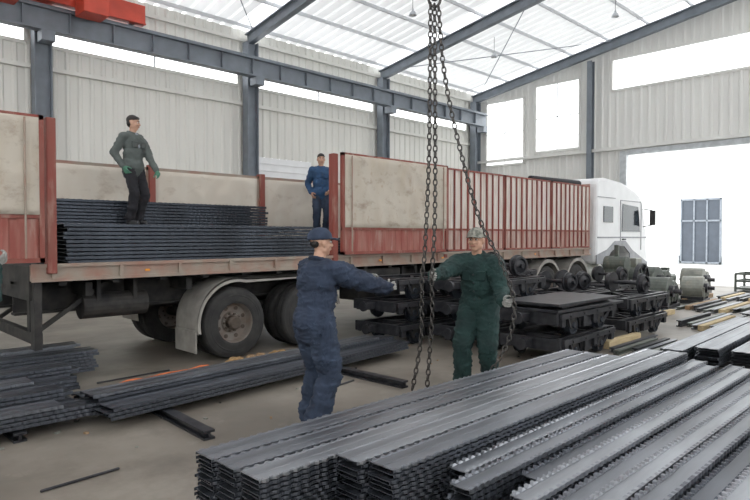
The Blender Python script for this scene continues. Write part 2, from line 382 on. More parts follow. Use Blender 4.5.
person('worker in dark green clothing with gloved hands beside strip stack',(.72,5.22,0),(.6,.8),1.72,.05,
  ('w',1.17,5.30,1.50),('w',.5,5.75,1.2),GREEN,BLACKT,GLOVE,look=(.5,.86,0),hat=1,curl=.7,ease=.8,dR=(.7,.2,.5),pR=(.2,-.1,-1))
VX=1.
# ------------------------------------------------------------------ building shell
YW=16.6; XG=23.0; XW=-9.; YS=-8.6
def zr(y): return 8.25+.17*(YW-y) if y>=4 else 8.25+.17*(YW-4)-.17*(4-y)
def corr(m,a0,a1,ztop,ops,place,pitch=.3,dep=.035):
    br={a0,a1}; a=a0
    while a<a1:
        for q in (0,.16,.20,.26): 
            if a+q<a1: br.add(round(a+q,4))
        a+=pitch
    for o in ops:
        for e in o[:2]:
            if a0<e<a1: br.add(e)
    br=sorted(br)
    def rib(x):
        t=(x-a0)%pitch
        if t>pitch-1e-3: t=0
        if t<=.16+1e-4: return 0
        if t<.20: return dep*(t-.16)/.04
        if t<=.26+1e-4: return dep
        return dep*(pitch-t)/(pitch-.26)
    for x,y in zip(br,br[1:]):
        if y-x<1e-5: continue
        mid=(x+y)/2; hs=sorted([(o[2],o[3]) for o in ops if o[0]<mid<o[1]]); z=0; segs=[]
        for h in hs:
            if h[0]>z: segs.append((z,h[0],h[0]))
            z=h[1]
        segs.append((z,ztop(x),ztop(y)))
        for s in segs: m.add([place(x,rib(x),s[0]),place(y,rib(y),s[0]),place(y,rib(y),s[2]),place(x,rib(x),s[1])],[(0,1,2,3)])
m=M().bx(XW,XG,YS,YW,-.2,0); struct(m.make('floor',FLOOR))
bands=[(-1.05,4.35,6.5,7.45),(4.95,10.35,6.5,7.45),(10.95,16.35,6.5,7.45),(16.95,22.3,6.5,7.45)]
m=M(); corr(m,XW,XG,lambda x:8.25,bands+[(11.05,13.3,0,4.3)],lambda a,d,z:(a,YW-d,z)); struct(m.make('wall_back',WALL))
gops=[(14.0,15.9,4.9,7.7),(11.45,13.4,5.3,8.05),(-2.,10.1,7.35,8.5),(3.2,9.5,0,4.8)]
m=M(); corr(m,YS,YW,zr,gops,lambda a,d,z:(XG-d,a,z)); struct(m.make('wall_gable',GABLE))
m=M(); corr(m,XW,XG,lambda x:zr(YS),[(XW+.4,XG-.4,2.6,7.6)],lambda a,d,z:(a,YS+d,z)); struct(m.make('wall_near',WALL))  # unseen wall; its long band opening is shaped to let soft light in
m=M(); corr(m,YS,YW,zr,[(-6.,10.,3.2,8.0)],lambda a,d,z:(XW+d,a,z)); struct(m.make('wall_rear',WALL))
m=M(); sk={}
ys=[YS,4,YW]; x=XW; xs=[]
while x<XG+.2: xs+= [(x,0),(x+.25,0),(x+.29,.06),(x+.35,.06),(x+.39,0)]; x+=.42
for (xa,da),(xb,db) in zip(xs,xs[1:]):
    c=((xa-1.65)%6.0); b_=int((xa-1.65)//6)
    tgt=sk.setdefault(b_,M()) if 2.52<=c<3.75 else m
    for y0,y1 in zip(ys,ys[1:]): tgt.add([(xa,y0,zr(y0)+da),(xb,y0,zr(y0)+db),(xb,y1,zr(y1)+db),(xa,y1,zr(y1)+da)],[(0,1,2,3)])
struct(m.make('ceiling',ROOF))
w=1
for q in sk.values(): struct(q.make('window_%d'%w,SKYL)); w+=1
def window(n,place,a0,a1,z0,z1,na,nz,t=.05):
    m=M()
    for i in range(na+1):
        a=a0+(a1-a0)*i/na; m.box(place(a,(z0+z1)/2),(t,t,z1-z0))
    for j in range(nz+1): m.beam(place(a0,z0+(z1-z0)*j/nz),place(a1,z0+(z1-z0)*j/nz),t,t)
    o=struct(m.make('window_%d'%n,WINF))
    M().add([place(a0,z0),place(a1,z0),place(a1,z1),place(a0,z1)],[(0,1,2,3)]).make('glass',GLASS,parent=o)
for b in bands: window(w,lambda a,z:(a,YW,z),*b,2,1,.035); w+=1
for b in gops[:3]: window(w,lambda a,z:(XG,a,z),b[0],b[1],b[2],b[3],(2 if b[1]-b[0]<3 else 2),2 if b[1]-b[0]<3 else 1,.035); w+=1
window(w,lambda a,z:(a,YS,z),XW+.4,XG-.4,2.6,7.6,12,2,.08)  # unseen window band, added to light the hall softly from behind
m=M().bx(11.05,13.3,YW-.02,YW+.04,0,4.3)
for i in range(18): m.bx(11.08,13.27,YW-.045,YW-.02,.1+i*.235,.13+i*.235)
struct(m.make('door_1',WHITE))
m=M().bx(XG-.12,XG+.12,9.5,9.75,0,4.95).bx(XG-.12,XG+.12,2.95,3.2,0,4.95).bx(XG-.12,XG+.12,3.2,9.5,4.8,5.0)
struct(m.make('trim_1',WINF))
m=M().bx(XG+.15,XG+.22,9.6,11.8,.05,4.85)
for i in range(8): m.bx(XG+.1,XG+.15,9.7+i*.28,9.76+i*.28,.1,4.8)
struct(m.make('door_2',WHITE))
t=2
for i in range(17):
    y=16.2-i*1.5
    struct(M().bx(XW,XG-.05,y-.025,y+.025,zr(y)-.12,zr(y)-.02).make('trim_%d'%t,PURL)); t+=1
for z in (5.9,7.9):
    struct(M().bx(XW,XG-.06,YW-.14,YW-.05,z-.05,z+.05).make('trim_%d'%t,WALL)); t+=1
for a,b,z0,z1 in bands:   # straight flashings round the strip windows
    struct(M().bx(a-.03,b+.03,YW-.06,YW+.01,z0-.07,z0+.015).bx(a-.03,b+.03,YW-.06,YW+.01,z1-.015,z1+.07).bx(a-.05,a+.02,YW-.06,YW+.01,z0,z1).bx(b-.02,b+.05,YW-.06,YW+.01,z0,z1).make('trim_%d'%t,WALL)); t+=1
for a,b,z0,z1 in gops[:3]:
    struct(M().bx(XG-.06,XG+.01,a-.05,b+.05,z0-.07,z0+.015).bx(XG-.06,XG+.01,a-.05,b+.05,z1-.015,z1+.07).bx(XG-.06,XG+.01,a-.06,a+.02,z0,z1).bx(XG-.06,XG+.01,b-.02,b+.06,z0,z1).make('trim_%d'%t,GABLE)); t+=1
struct(M().bx(XG-.2,XG-.05,-2,YW-.1,5.02,5.14).make('trim_%d'%t,GABLE)); t+=1
for i,x in enumerate((-1.35,4.65,10.65,16.65,22.65)):
    m=M().ibeam((x,16.3,0),(x,16.3,zr(16.3)-.5),.3,.4).bx(x-.15,x+.15,15.75,16.1,6.4,6.64)
    tag(m.make('steel_column',BLUEST,origin=(x,16.3,0)),'blue-grey steel I-section column against the corrugated side wall','column','side wall columns')
    m=M().ibeam((x,16.45,zr(16.45)-.35),(x,4,zr(4)-.35),.2,.36).ibeam((x,4,zr(4)-.35),(x,YS,zr(YS)-.35),.2,.36)
    tag(m.make('roof_rafter',BLUEST,origin=(x,4,zr(4))),'blue-grey steel roof rafter beneath pale roof sheets','roof beam','roof rafters')
for y in (10.87,2.9,-3.):
    m=M().ibeam((XG-.25,y,0),(XG-.25,y,zr(y)-.65),.2,.25)
    tag(m.make('steel_column',BLUEST,origin=(XG-.25,y,0)),'blue-grey steel column on the end wall beside the doorway','column','end wall columns')
for x0 in (4.65,16.65):
    m=M().cyl((x0+.1,16,zr(16)-.25),(x0+5.9,10,zr(10)-.25),.015).cyl((x0+.1,10,zr(10)-.25),(x0+5.9,16,zr(16)-.25),.015)
    tag(m.make('roof_brace',BLUEST,origin=(x0,13,8.5)),'thin crossed steel bracing rods under the roof','brace','roof braces')
m=M().ibeam((XW,15.9,6.92),(22.9,15.9,6.92),.28,.56,.04).bx(XW,22.9,15.86,15.94,7.2,7.28)
for i in range(30): m.bx(XW+.5+i*1.05,XW+.52+i*1.05,15.78,16.02,6.66,7.18)
tag(m.make('crane_runway_beam',BLUEST,origin=(7,15.9,6.92)),'blue-grey steel crane runway girder running along side wall','crane beam')
cr=thing('overhead_crane','red overhead travelling crane resting on the runway girder','crane',(4.75,4,7.2))
M().bx(1.7,7.0,15.7,16.08,7.33,7.82).bx(1.7,7.0,15.65,16.1,7.31,7.35).make('end_carriage',CRANER,cr,bevel=.01)
for x in (2.3,6.7): M().cyl((x,15.84,7.41),(x,15.96,7.41),.13).make('carriage_wheel',BLACK,cr)
M().bx(4.4,5.1,-8,15.7,7.6,8.3).make('bridge_girder',CRANER,cr)
M().bx(5.2,5.8,15.0,15.6,7.05,7.6).make('drive_motor',CRANER,cr,bevel=.02)
M().bx(2.9,3.9,14.9,15.65,7.0,7.08).bx(3.0,3.05,14.9,14.95,7.08,8.1).bx(3.85,3.9,14.9,14.95,7.08,8.1).bx(3.0,3.9,14.9,14.95,8.05,8.1).make('service_platform',CRANER,cr)
M().bx(4.3,5.0,3.5,4.3,6.9,7.55).make('hoist_trolley',CRANER,cr,bevel=.03)
M().cyl((4.6,3.85,6.9),(4.62,3.85,4.55),.012).cyl((4.68,3.85,6.9),(4.66,3.85,4.55),.012).split('wire_rope',BLACK,cr)
M().bx(4.52,4.76,3.8,3.9,4.35,4.6).make('hook_block',ORANGE,cr,bevel=.02)
pts=[V((4.64,3.85,4.35)),V((4.64,3.85,4.2))]+[V((4.64-.07*math.sin(a),3.85,4.13+.07*math.cos(a))) for a in [x*.5 for x in range(0,10)]]
M().tube(pts,.016).make('hook',BLACK,cr,smooth=True)
for (x,y) in ((9.,9.),(13.5,12.),(13.5,6.5),(18.5,12.5),(19.5,8.5)):
    l=thing('pendant_lamp','small industrial pendant lamp hanging from the roof','lamp',(x,y,zr(y)),'hall pendant lamps')
    z=zr(y)-.75
    M().cyl((x,y,z+.15),(x,y,zr(y)-.02),.008).make('rod',BLACK,l)
    M().lathe((x,y,z),(0,0,1),[(.12,0),(.09,.08),(.035,.14),(.03,.2),(.001,.2)],18).make('lamp_shade',LAMPM,l,smooth=True)
    M().ell((x,y,z+.03),(.04,.04,.05)).make('bulb',WHITE,l,smooth=True)
# ------------------------------------------------------------------ outside
struct(M().bx(XG+.3,90,-30,60,-.2,-.01).make('floor_yard',GROUND))
eb=thing('outbuilding','white rendered building with a grey framed entrance across yard','building',(40,12,-.01))
M().bx(40,48,-12,34,-.01,9).make('building_wall',EXTW,eb)
M().bx(39.9,40,10.9,13.1,.1,3.9).make('entrance_glazing',EGLASS,eb)
m=M()
for i in range(4): m.bx(39.8,39.95,10.85+i*.73,10.93+i*.73,.05,4)
for z in (.05,2.6,3.9): m.bx(39.8,39.95,10.85,13.12,z,z+.1)
m.make('entrance_frame',EXTD,eb)
M().bx(39.85,40,-12,10.8,-.01,.5).bx(39.85,40,13.2,34,-.01,.5).split('plinth',WINF,eb)
# ------------------------------------------------------------------ steel strips
def strip_mesh(name,L,prof,lip,mt,per=.09,amp=.008,seg=.0225,top=0.):
    n=int(L/seg); k=len(prof); vs=[];fs=[]
    lo=[(y*.965,z-.005) for y,z in prof]
    ring=prof+lo[::-1]; K=len(ring); zm=max(z for y,z in prof)
    for i in range(n+1):
        x=i*seg; ph=(x%per)/per; on=1 if ph<.5 else 0
        for y,z in ring:
            yy,zz=y,z
            if abs(y)>=lip:
                yy=y-(amp*(1 if y>0 else -1))*on
                if z>zm-.006: zz=z-top*on
            vs.append((x,yy,zz+.005))
    for i in range(n):
        for j in range(K):
            q=(j+1)%K; fs.append((i*K+j,i*K+q,(i+1)*K+q,(i+1)*K+j))
    for j in range(k-1):
        a,b,c,d=j,j+1,K-2-j,K-1-j; fs.append((a,d,c,b)); o=n*K; fs.append((o+a,o+b,o+c,o+d))
    me=bpy.data.meshes.new(name); me.from_pydata(vs,[],fs); me.update(); me.materials.append(mt); return me
WP=[(-.14,.002),(-.138,.030),(-.105,.030),(-.10,.026),(-.03,.026),(-.026,.029),(.026,.029),(.03,.026),(.10,.026),(.105,.030),(.138,.030),(.14,.002)]
NP=[(-.10,.003),(-.099,.019),(-.074,.019),(-.07,.0155),(-.012,.0155),(-.009,.017),(.009,.017),(.012,.0155),(.07,.0155),(.074,.019),(.099,.019),(.10,.003)]
UP=[(-.07,0),(-.069,.026),(-.048,.026),(-.042,.014),(.042,.014),(.048,.026),(.069,.026),(.07,0)]
TP=[(y*1.85,z*1.3) for y,z in WP]
SC=0
def stack(mes,x,y,z,layers,pitch,yaw=0,jit=.03,label='',group='',yj=.003):
    global SC
    if not isinstance(mes,(list,tuple)): mes=[mes]
    for i in range(layers):
        o=bpy.data.objects.new('steel_strip',mes[-1] if i==layers-1 else mes[0]); bpy.context.collection.objects.link(o)  # top layer takes the last mesh, usually paler to paint in overhead light
        j=rnd(-jit,jit)
        o.location=(x+j*math.cos(yaw),y+j*math.sin(yaw)+rnd(-yj,yj),z+i*pitch); o.rotation_euler=(0,0,yaw)
        tag(o,label,'steel strip',group); SC+=1
sW=strip_mesh('wide_strip',4.4,WP,.13,STRIP,amp=.006,per=.07,seg=.0175)
sW2=strip_mesh('wide_strip_grey',4.1,WP,.13,STRIP2,amp=.006,per=.07,seg=.0175)
sN=strip_mesh('medium_strip',4.3,NP,.09,STRIP,per=.064,amp=.012,seg=.016,top=.003)
sN2=strip_mesh('medium_strip_grey',4.3,NP,.09,STRIP2,per=.064,amp=.012,seg=.016,top=.003)
sNL=strip_mesh('medium_strip_bright',4.3,NP,.09,STRIPL,per=.064,amp=.012,seg=.016,top=.003)
sU=strip_mesh('narrow_strip',4.0,UP,.045,STRIP2,per=.056,amp=.007,seg=.014,top=.009)
sU2=strip_mesh('narrow_strip_dark',3.9,UP,.045,STRIP,per=.056,amp=.007,seg=.014,top=.009)
sUL=strip_mesh('narrow_strip_bright',4.0,UP,.045,STRIPL,per=.056,amp=.007,seg=.014,top=.009)
sT=strip_mesh('truck_strip',3.7,TP,.24,STRIP3,per=.08,amp=.003,seg=.02,top=.005)
sT2=strip_mesh('truck_strip_long',3.9,TP,.24,STRIP3,per=.08,amp=.003,seg=.02,top=.005)
lab='dark rolled steel strip with notched edges in large floor pile'
g='steel strips in the large floor pile'
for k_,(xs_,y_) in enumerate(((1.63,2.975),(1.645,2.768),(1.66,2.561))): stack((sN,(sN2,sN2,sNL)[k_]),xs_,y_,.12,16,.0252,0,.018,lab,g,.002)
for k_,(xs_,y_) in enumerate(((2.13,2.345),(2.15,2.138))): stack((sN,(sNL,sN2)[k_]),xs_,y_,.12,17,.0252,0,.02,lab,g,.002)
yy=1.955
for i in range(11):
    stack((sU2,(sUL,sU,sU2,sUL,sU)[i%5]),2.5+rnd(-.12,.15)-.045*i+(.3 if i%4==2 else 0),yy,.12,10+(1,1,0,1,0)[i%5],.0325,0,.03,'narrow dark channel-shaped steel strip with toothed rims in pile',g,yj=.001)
    yy-=.1455
lab='dark steel strip with notched edges in a low floor stack'
g='steel strips in low stack beside trailer'
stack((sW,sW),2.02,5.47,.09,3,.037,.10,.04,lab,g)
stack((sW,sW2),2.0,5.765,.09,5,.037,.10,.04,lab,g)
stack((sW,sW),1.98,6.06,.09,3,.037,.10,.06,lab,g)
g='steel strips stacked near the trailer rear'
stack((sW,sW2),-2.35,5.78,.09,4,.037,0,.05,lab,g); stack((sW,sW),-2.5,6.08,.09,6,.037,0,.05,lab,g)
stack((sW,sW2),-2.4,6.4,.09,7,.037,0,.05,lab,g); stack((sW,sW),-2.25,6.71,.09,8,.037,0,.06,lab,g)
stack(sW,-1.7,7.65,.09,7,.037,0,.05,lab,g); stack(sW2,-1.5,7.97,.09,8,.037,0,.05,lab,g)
g='steel strips loaded on the trailer'
lab='blue-black notched steel strip loaded on the trailer bed'
for y in (7.72,8.25,8.78): stack(sT,2.35,y,1.39,10,.0482,0,.03,lab,g,.001)
stack(sT2,2.4,9.38,1.39,18,.0482,0,.04,lab,g,.001)
stack(sT,6.5,8.85,1.39,6,.051,0,.02,lab,g,.001)
g='steel strips stacked near the doorway'; lab='grey notched steel strip in a floor stack near the doorway'
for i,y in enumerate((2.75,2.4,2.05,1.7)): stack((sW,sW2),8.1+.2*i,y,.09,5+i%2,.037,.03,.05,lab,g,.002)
def dun(x0,y0,x1,y1,h=.08,w=.1,mt=BLACK,lb='black steel channel laid on floor under strips'):
    m=M().beam((x0,y0,h-.01),(x1,y1,h-.01),w,.02).beam((x0,y0,h/2),(x1,y1,h/2),.02,h-.02).beam((x0,y0,.01),(x1,y1,.01),w,.02)
    tag(m.make('support_beam',mt,origin=((x0+x1)/2,(y0+y1)/2,0)),lb,'beam','floor support beams')
for x in (2.75,4.2,5.7): dun(x,.3,x,3.2,.118)
dun(2.55,4.55,2.62,6.3); dun(5.0,4.55,4.95,6.5); dun(-.5,5.5,-.5,7.0); dun(1.4,5.6,1.4,7.0); dun(1.2,7.4,1.2,8.3); dun(-.6,7.4,-.6,8.3)
dun(8.8,1.4,8.8,3.1); dun(11.2,1.4,11.2,3.1)
lb='loose steel section lying on the dusty floor'
for i in range(6):
    y=3.15+i*.13; L=1.3+.2*(i%3); x=9.3+.25*(i%2); dun(x-L/2,y,x+L/2,y,.07,.08,(BLACK,GREYM,STRIP2)[i%3],lb)
for r in range(15):
    y=2.75+r*.155
    for c in range(3):
        x=12.9+c*2.7+rnd(-.25,.25)+ (0 if y<3.6 else .3); L=rnd(1.8,2.45)
        if c==0 and y>4.0 and y<4.75: continue
        if r%4==1 and c!=1 or (r%5==3 and c==1):
            m=M().box((x,y,.05),(L,.11,.10)); tag(m.make('timber_beam',PALEW if (r+c)%2 else WOOD,bevel=.008,origin=(x,y,0)),'pale yellowish timber lying among loose steel on floor' if (r+c)%2 else 'weathered brown timber lying among loose steel on floor','timber','floor timbers')
        else: dun(x-L/2,y,x+L/2,y+rnd(-.02,.02),rnd(.06,.12),.09,(BLACK,BLACK,STRIP2,GREYM)[(r+c)%4],lb)
for i,(x,y,L) in enumerate(((9.5,3.98,1.2),(17.5,5.3,2.2),(12.9,4.9,1.3))):
    m=M().box((x,y,.06),(L,.12,.12)); tag(m.make('timber_beam',(PALEW,WOOD)[i%2],bevel=.01,origin=(x,y,0)),'weathered timber lying on the floor by black chassis','timber','floor timbers')
for i,(p,q) in enumerate((((1.22,4.40),(1.74,4.43)),((4.3,5.1),(4.8,5.2)),((2.6,7.2),(3.5,7.25)))):
    m=M().rc((*p,.012),(*q,.012),.010,.010); tag(m.make('steel_rod',BLACK,smooth=True,origin=((p[0]+q[0])/2,(p[1]+q[1])/2,0)),'thin dark steel rod lying on the bare floor','rod','loose rods')
for i in range(60):
    x=rnd(1.2,9); y=rnd(4.4,7.2); c=rnd(.008,.02)
    m=M().box((x,y,c*.5),(c*rnd(1,4),c*2,c),rz=rnd(0,3)); tag(m.make('debris_chip',(UNDER,WOOD,LGREY)[i%3],origin=(x,y,0)),'small chip of debris on the dusty floor','debris','floor debris chips')
pts=[V((2.75+.10*i,6.93+.035*math.sin(i*1.3)+.012*i,.02+.01*abs(math.sin(i)))) for i in range(13)]
tag(M().tube(pts,.016).make('orange_hose',ORANGE,smooth=True,origin=(3.3,6.95,0)),'thin orange hose curled on the floor by wheels','hose')
for (x,y,c) in ((4.25,6.95,YEL),(4.6,6.98,WOOD),(4.95,6.98,YEL)):
    m=M()
    for k in range(9): m.ell((x+rnd(-.12,.12),y+rnd(-.05,.05),.04+rnd(0,.03)),(rnd(.05,.09),rnd(.04,.06),.04),n=8,m=5)
    tag(m.make('crumpled_rag',c,smooth=True,origin=(x,y,0)),'crumpled brownish rag on the floor beside the tyre','rag','floor rags')
# ------------------------------------------------------------------ wheels
def wheel(parent,x,y,out,r=.5,w=.28,rimm=RIM):
    ax=(0,out,0)
    p=[(r*.56,-w/2),(r*.62,-w*.52),(r*.86,-w/2),(r*.95,-w*.44),(r*.985,-w*.36),(r,-w*.28),(r,-w*.1),(r*.978,-w*.09),(r*.978,-w*.05),(r,-w*.04),(r,w*.04),(r*.978,w*.05),(r*.978,w*.09),(r,w*.1),(r,w*.28),(r*.985,w*.36),(r*.95,w*.44),(r*.86,w/2),(r*.80,w*.505),(r*.79,w*.515),(r*.77,w*.515),(r*.76,w*.508),(r*.62,w*.52),(r*.56,w/2)]
    t=M().lathe((x,y,r),ax,p,56,closed=True).make('tyre',TYRE,parent)
    m=M().lathe((x,y,r),ax,[(r*.575,w*.5),(r*.55,w*.42),(r*.53,w*.1),(r*.50,w*.02),(r*.3,-w*.02),(r*.27,w*.08),(.001,w*.08)],32)
    m.lathe((x,y,r),ax,[(r*.575,-w*.5),(r*.55,-w*.42),(r*.53,w*.1)],32)
    m.make('rim',rimm,t)
    m=M().lathe((x,y,r),ax,[(r*.2,w*.05),(r*.2,w*.4),(r*.15,w*.5),(.001,w*.5)],20)
    for i in range(10):
        a=2*math.pi*i/10; c=V((x+math.cos(a)*r*.245,y,r+math.sin(a)*r*.245)); d=V(ax); m.cyl(c+d*w*.06,c+d*w*.2,.016,n=6)
    for i in range(8):
        a=2*math.pi*(i+.5)/8; c=V((x+math.cos(a)*r*.42,y,r+math.sin(a)*r*.42)); d=V(ax); m.cyl(c+d*(w*.0),c+d*(w*.035),.03,n=10)
    m.make('hub',HUB,t)
    return t
def arc_fender(parent,x,y0,y1,yo,mt,a0,a1,r=.62,name='fender'):
    m=M(); N=16; P=[(x+r*math.cos(math.radians(a0+(a1-a0)*i/N)),.52+r*math.sin(math.radians(a0+(a1-a0)*i/N))) for i in range(N+1)]
    def inn(q): d=V((x-q[0],.52-q[1])).normalized(); return (q[0]+d.x*.06,q[1]+d.y*.06)
    for A,B in zip(P,P[1:]):
        m.add([(A[0],y0,A[1]),(B[0],y0,B[1]),(B[0],y1,B[1]),(A[0],y1,A[1]),(A[0],y0,A[1]+.02),(B[0],y0,B[1]+.02),(B[0],y1,B[1]+.02),(A[0],y1,A[1]+.02)],[(0,1,2,3),(4,5,6,7),(0,1,5,4),(3,2,6,7)])
        a,b=inn(A),inn(B); m.add([(A[0],yo,A[1]),(B[0],yo,B[1]),(b[0],yo,b[1]),(a[0],yo,a[1])],[(0,1,2,3)])
    return m.make(name,mt,parent)
# ------------------------------------------------------------------ trailer
Y0,Y1=7.3,9.8; TX0,TX1=1.95,15.3
tr=thing('cargo_trailer','long red and tan semi-trailer with opened gates carrying steel','trailer',(8.5,8.55,0))
m=M().bx(TX0,TX1,Y0+.05,Y1-.05,1.28,1.38)
x=TX0+.3
while x<TX1: m.bx(x,x+.08,Y0+.06,Y1-.06,1.16,1.28); x+=.6
m.make('deck',UNDER,tr)
m=M()
for y in (Y0,Y1-.06): m.bx(TX0,TX1,y,y+.06,1.22,1.40)
m.bx(TX0,TX1,Y0-.03,Y0+.0,1.37,1.41).bx(TX0,TX1,Y0-.03,Y0,1.21,1.25)
x=TX0+.2
while x<TX1: m.bx(x,x+.04,Y0-.045,Y0,1.235,1.38); x+=.75
m.split('side_rail',RAIL,tr)
m=M().ibeam((TX0,8.05,.98),(TX1,8.05,.98),.16,.4).ibeam((TX0,9.05,.98),(TX1,9.05,.98),.16,.4)
m.bx(TX0,TX0+.1,Y0+.1,Y1-.1,1.0,1.28)
for x in (2.6,3.9,6.7,8.2,9.6,11.4): m.bx(x,x+.08,Y0+.25,Y1-.25,1.0,1.16)
m.make('chassis_frame',UNDER,tr)
for x in (4.53,5.85):
    for y,o in ((Y0+.17,-1),(Y0+.5,-1),(Y1-.17,1),(Y1-.5,1)): wheel(tr,x,y,o)
for x in (4.53,5.85):
    m=M().cyl((x,Y0+.1,.5),(x,Y1-.1,.5),.07)
    for y in (8.05,9.05): m.bx(x-.5,x+.5,y-.05,y+.05,.62,.70).bx(x-.06,x+.06,y-.06,y+.06,.5,.8)
    m.make('axle',UNDER,tr)
for y0,y1,yo in ((Y0,Y0+.62,Y0),(Y1-.62,Y1,Y1-.02)):
    m=M(); P=[]
    for i in range(15): a=math.radians(192-(192-75)*i/14); P.append((4.53+.60*math.cos(a),.52+.60*math.sin(a)))
    for i in range(13): a=math.radians(105-(105-10)*i/12); P.append((5.85+.60*math.cos(a),.52+.60*math.sin(a)))
    for (xa,za),(xb,zb) in zip(P,P[1:]):
        m.add([(xa,y0,za),(xb,y0,zb),(xb,y1,zb),(xa,y1,za),(xa,y0,za+.02),(xb,y0,zb+.02),(xb,y1,zb+.02),(xa,y1,za+.02)],[(0,1,2,3),(4,5,6,7),(0,1,5,4),(3,2,6,7)])
        cx=4.53 if (xa+xb)/2<5.19 else 5.85
        def inn(x,z): d=V((cx-x,.52-z)); d.normalize(); return (x+d.x*.04,z+d.y*.04)
        ia,ib=inn(xa,za),inn(xb,zb)
        m.add([(xa,yo,za+.02),(xb,yo,zb+.02),(ib[0],yo,ib[1]),(ia[0],yo,ia[1]),(xa,yo+.02,za+.02),(xb,yo+.02,zb+.02),(ib[0],yo+.02,ib[1]),(ia[0],yo+.02,ia[1])],[(0,1,2,3),(4,5,6,7),(3,2,6,7),(0,1,5,4)])
    m.make('fender',FEND,tr)
M().bx(3.91,3.93,Y0+.03,Y0+.6,.15,.45).make('mud_flap',FEND,tr)
m=M().bx(2.0,2.1,Y0+.15,Y1-.15,.5,.62)
for y in (7.7,9.4): m.bx(2.02,2.1,y-.05,y+.05,.6,1.25).beam((2.1,y,.6),(2.9,y,1.15),.05,.05)
m.bx(1.98,2.06,Y0+.02,Y0+.16,.45,1.25)
m.make('rear_guard',UNDER,tr)
m=M()
for x in (3.2,7.3,9.0,12.4): m.bx(x,x+.06,Y0-.055,Y0-.045,1.29,1.315)
m.split('side_marker',AMB,tr)
M().cyl((2.6,Y0+.45,.86),(3.4,Y0+.45,.86),.16,n=20).bx(2.75,2.8,Y0+.3,Y0+.6,.86,1.2).bx(3.2,3.25,Y0+.3,Y0+.6,.86,1.2).make('air_tank',UNDER,tr)
M().bx(6.95,8.0,Y0+.1,Y0+.6,.62,1.15).make('tool_box',UNDER,tr,bevel=.02)
m=M()
for y in (Y0+.35,Y1-.35): m.bx(10.5,10.65,y-.07,y+.07,.05,1.2).bx(10.4,10.75,y-.15,y+.15,0.0,.06).beam((10.55,y,.5),(11.2,y,1.15),.04,.04)
m.split('landing_leg',UNDER,tr)
m=M()
for z in (.55,.85): m.bx(8.3,12.1,Y0+.06,Y0+.1,z,z+.1)
for x in (8.4,9.9,11.9): m.bx(x,x+.05,Y0+.1,Y0+.14,.5,1.2)
m.make('side_guard',UNDER,tr)
def gate(name,x0,x1,y,z0,z1,split,tanm,redm,fm,s=-1,rib=None,label=None,w=.05):
    m=M()
    m.bx(x0,x0+w,y-.03,y+.03,z0,z1).bx(x1-w,x1,y-.03,y+.03,z0,z1).bx(x0,x1,y-.03,y+.03,z0,z0+w).bx(x0,x1,y-.03,y+.03,z1-w,z1)
    if split>z0+.1: m.bx(x0,x1,y-.025,y+.025,split-.02,split+.02)
    g=m.make(name,fm,tr,label=label)
    if rib:
        m=M(); n=int((x1-x0)/rib)
        for i in range(1,n): 
            x=x0+(x1-x0)*i/n; wd=.022 if i%3==0 else .009
            m.bx(x-wd,x+wd,y+s*.045,y+s*.01,z0+.03,z1-.03)
        m.make('vertical_ribs',REDP,g)
    def panel(nm,a,b,mt):
        m=M(); x=x0+w; P=[]
        while x<x1-w: P+=[(x,0),(x+.07,0),(x+.09,.015),(x+.14,.015)]; x+=.16
        P=[p for p in P if p[0]<x1-w]+[(x1-w,0)]
        for (xa,da),(xb,db) in zip(P,P[1:]):
            m.add([(xa,y+s*da,a),(xb,y+s*db,a),(xb,y+s*db,b),(xa,y+s*da,b)],[(0,1,2,3)])
        m.make(nm,mt,g)
    if split>z0+.1: panel('lower_panel',z0+w,split,redm)
    panel('upper_panel',split,z1-w,tanm)
    return g
def canvas(g,x0,x1,y,z0,z1,mt):
    m=M(); nx,nz=int((x1-x0)*22),26; vs=[];fs=[]
    for i in range(nx+1):
        for j in range(nz+1):
            X=x0+(x1-x0)*i/nx; Z=z0+(z1-z0)*j/nz
            e=min(i,nx-i,j,nz-j); cr_=1-abs(noise.noise(V((X*3+Z*1.5,Z*3-X,x0))))*3
            vs.append((X,y-.035-(.020*noise.noise(V((X*4,Z*2.5,x0)))+.014*max(cr_,0)+.02 if e else 0),Z))
    for i in range(nx):
        for j in range(nz): a=i*(nz+1)+j; fs.append((a,a+nz+1,a+nz+2,a+1))
    m.add(vs,fs).make('canvas_lining',mt,g,smooth=True)
def flatgate(name,x0,x1,y,z0,z1,split):
    g=gate(name,x0,x1,y,z0,z1,split,TAN,LRED,REDP,label='opened gate with stained tan lining above red ribbed sheet',w=.05)
    canvas(g,x0+.05,x1-.05,y,split+.02,z1-.03,TAN)
    m=M()
    for x in (x0+.16,x1-.2): m.cyl((x,y-.085,z0+.05),(x,y-.085,z1-.05),.011)
    m.split('lock_bar',RAIL,g)
    return g
flatgate('rear_door',.72,2.06,Y0-.08,1.43,3.03,1.93)
m=M().bx(2.1,2.2,Y0-.06,Y0+.08,1.3,3.03).bx(2.1,2.2,Y1-.1,Y1,1.3,3.0); m.split('corner_post',REDP,tr,bevel=.01)
flatgate('side_gate',6.4,9.1,Y0-.09,1.42,3.06,1.84)
m=M().bx(6.28,6.38,Y0-.04,Y0+.08,1.3,3.04).bx(9.12,9.22,Y0-.02,Y0+.08,1.3,3.05); m.split('gate_post',REDP,tr,bevel=.01)
for i in range(3):
    a=9.24+i*2.03; gate('side_gate',a,a+1.98,Y0+.03,1.42,3.05,1.85,TANL,PINK,REDP,rib=.22,w=.035)
for i in range(6):
    a=2.25+i*2.17; q=gate('side_gate',a,a+2.12,Y1-.05,1.42,2.86,1.5 if i<3 else 1.9,TAN,LRED,RAIL)
    if i<4: canvas(q,a+.05,a+2.07,Y1-.04,1.5,2.82,CREAM)
m=M()
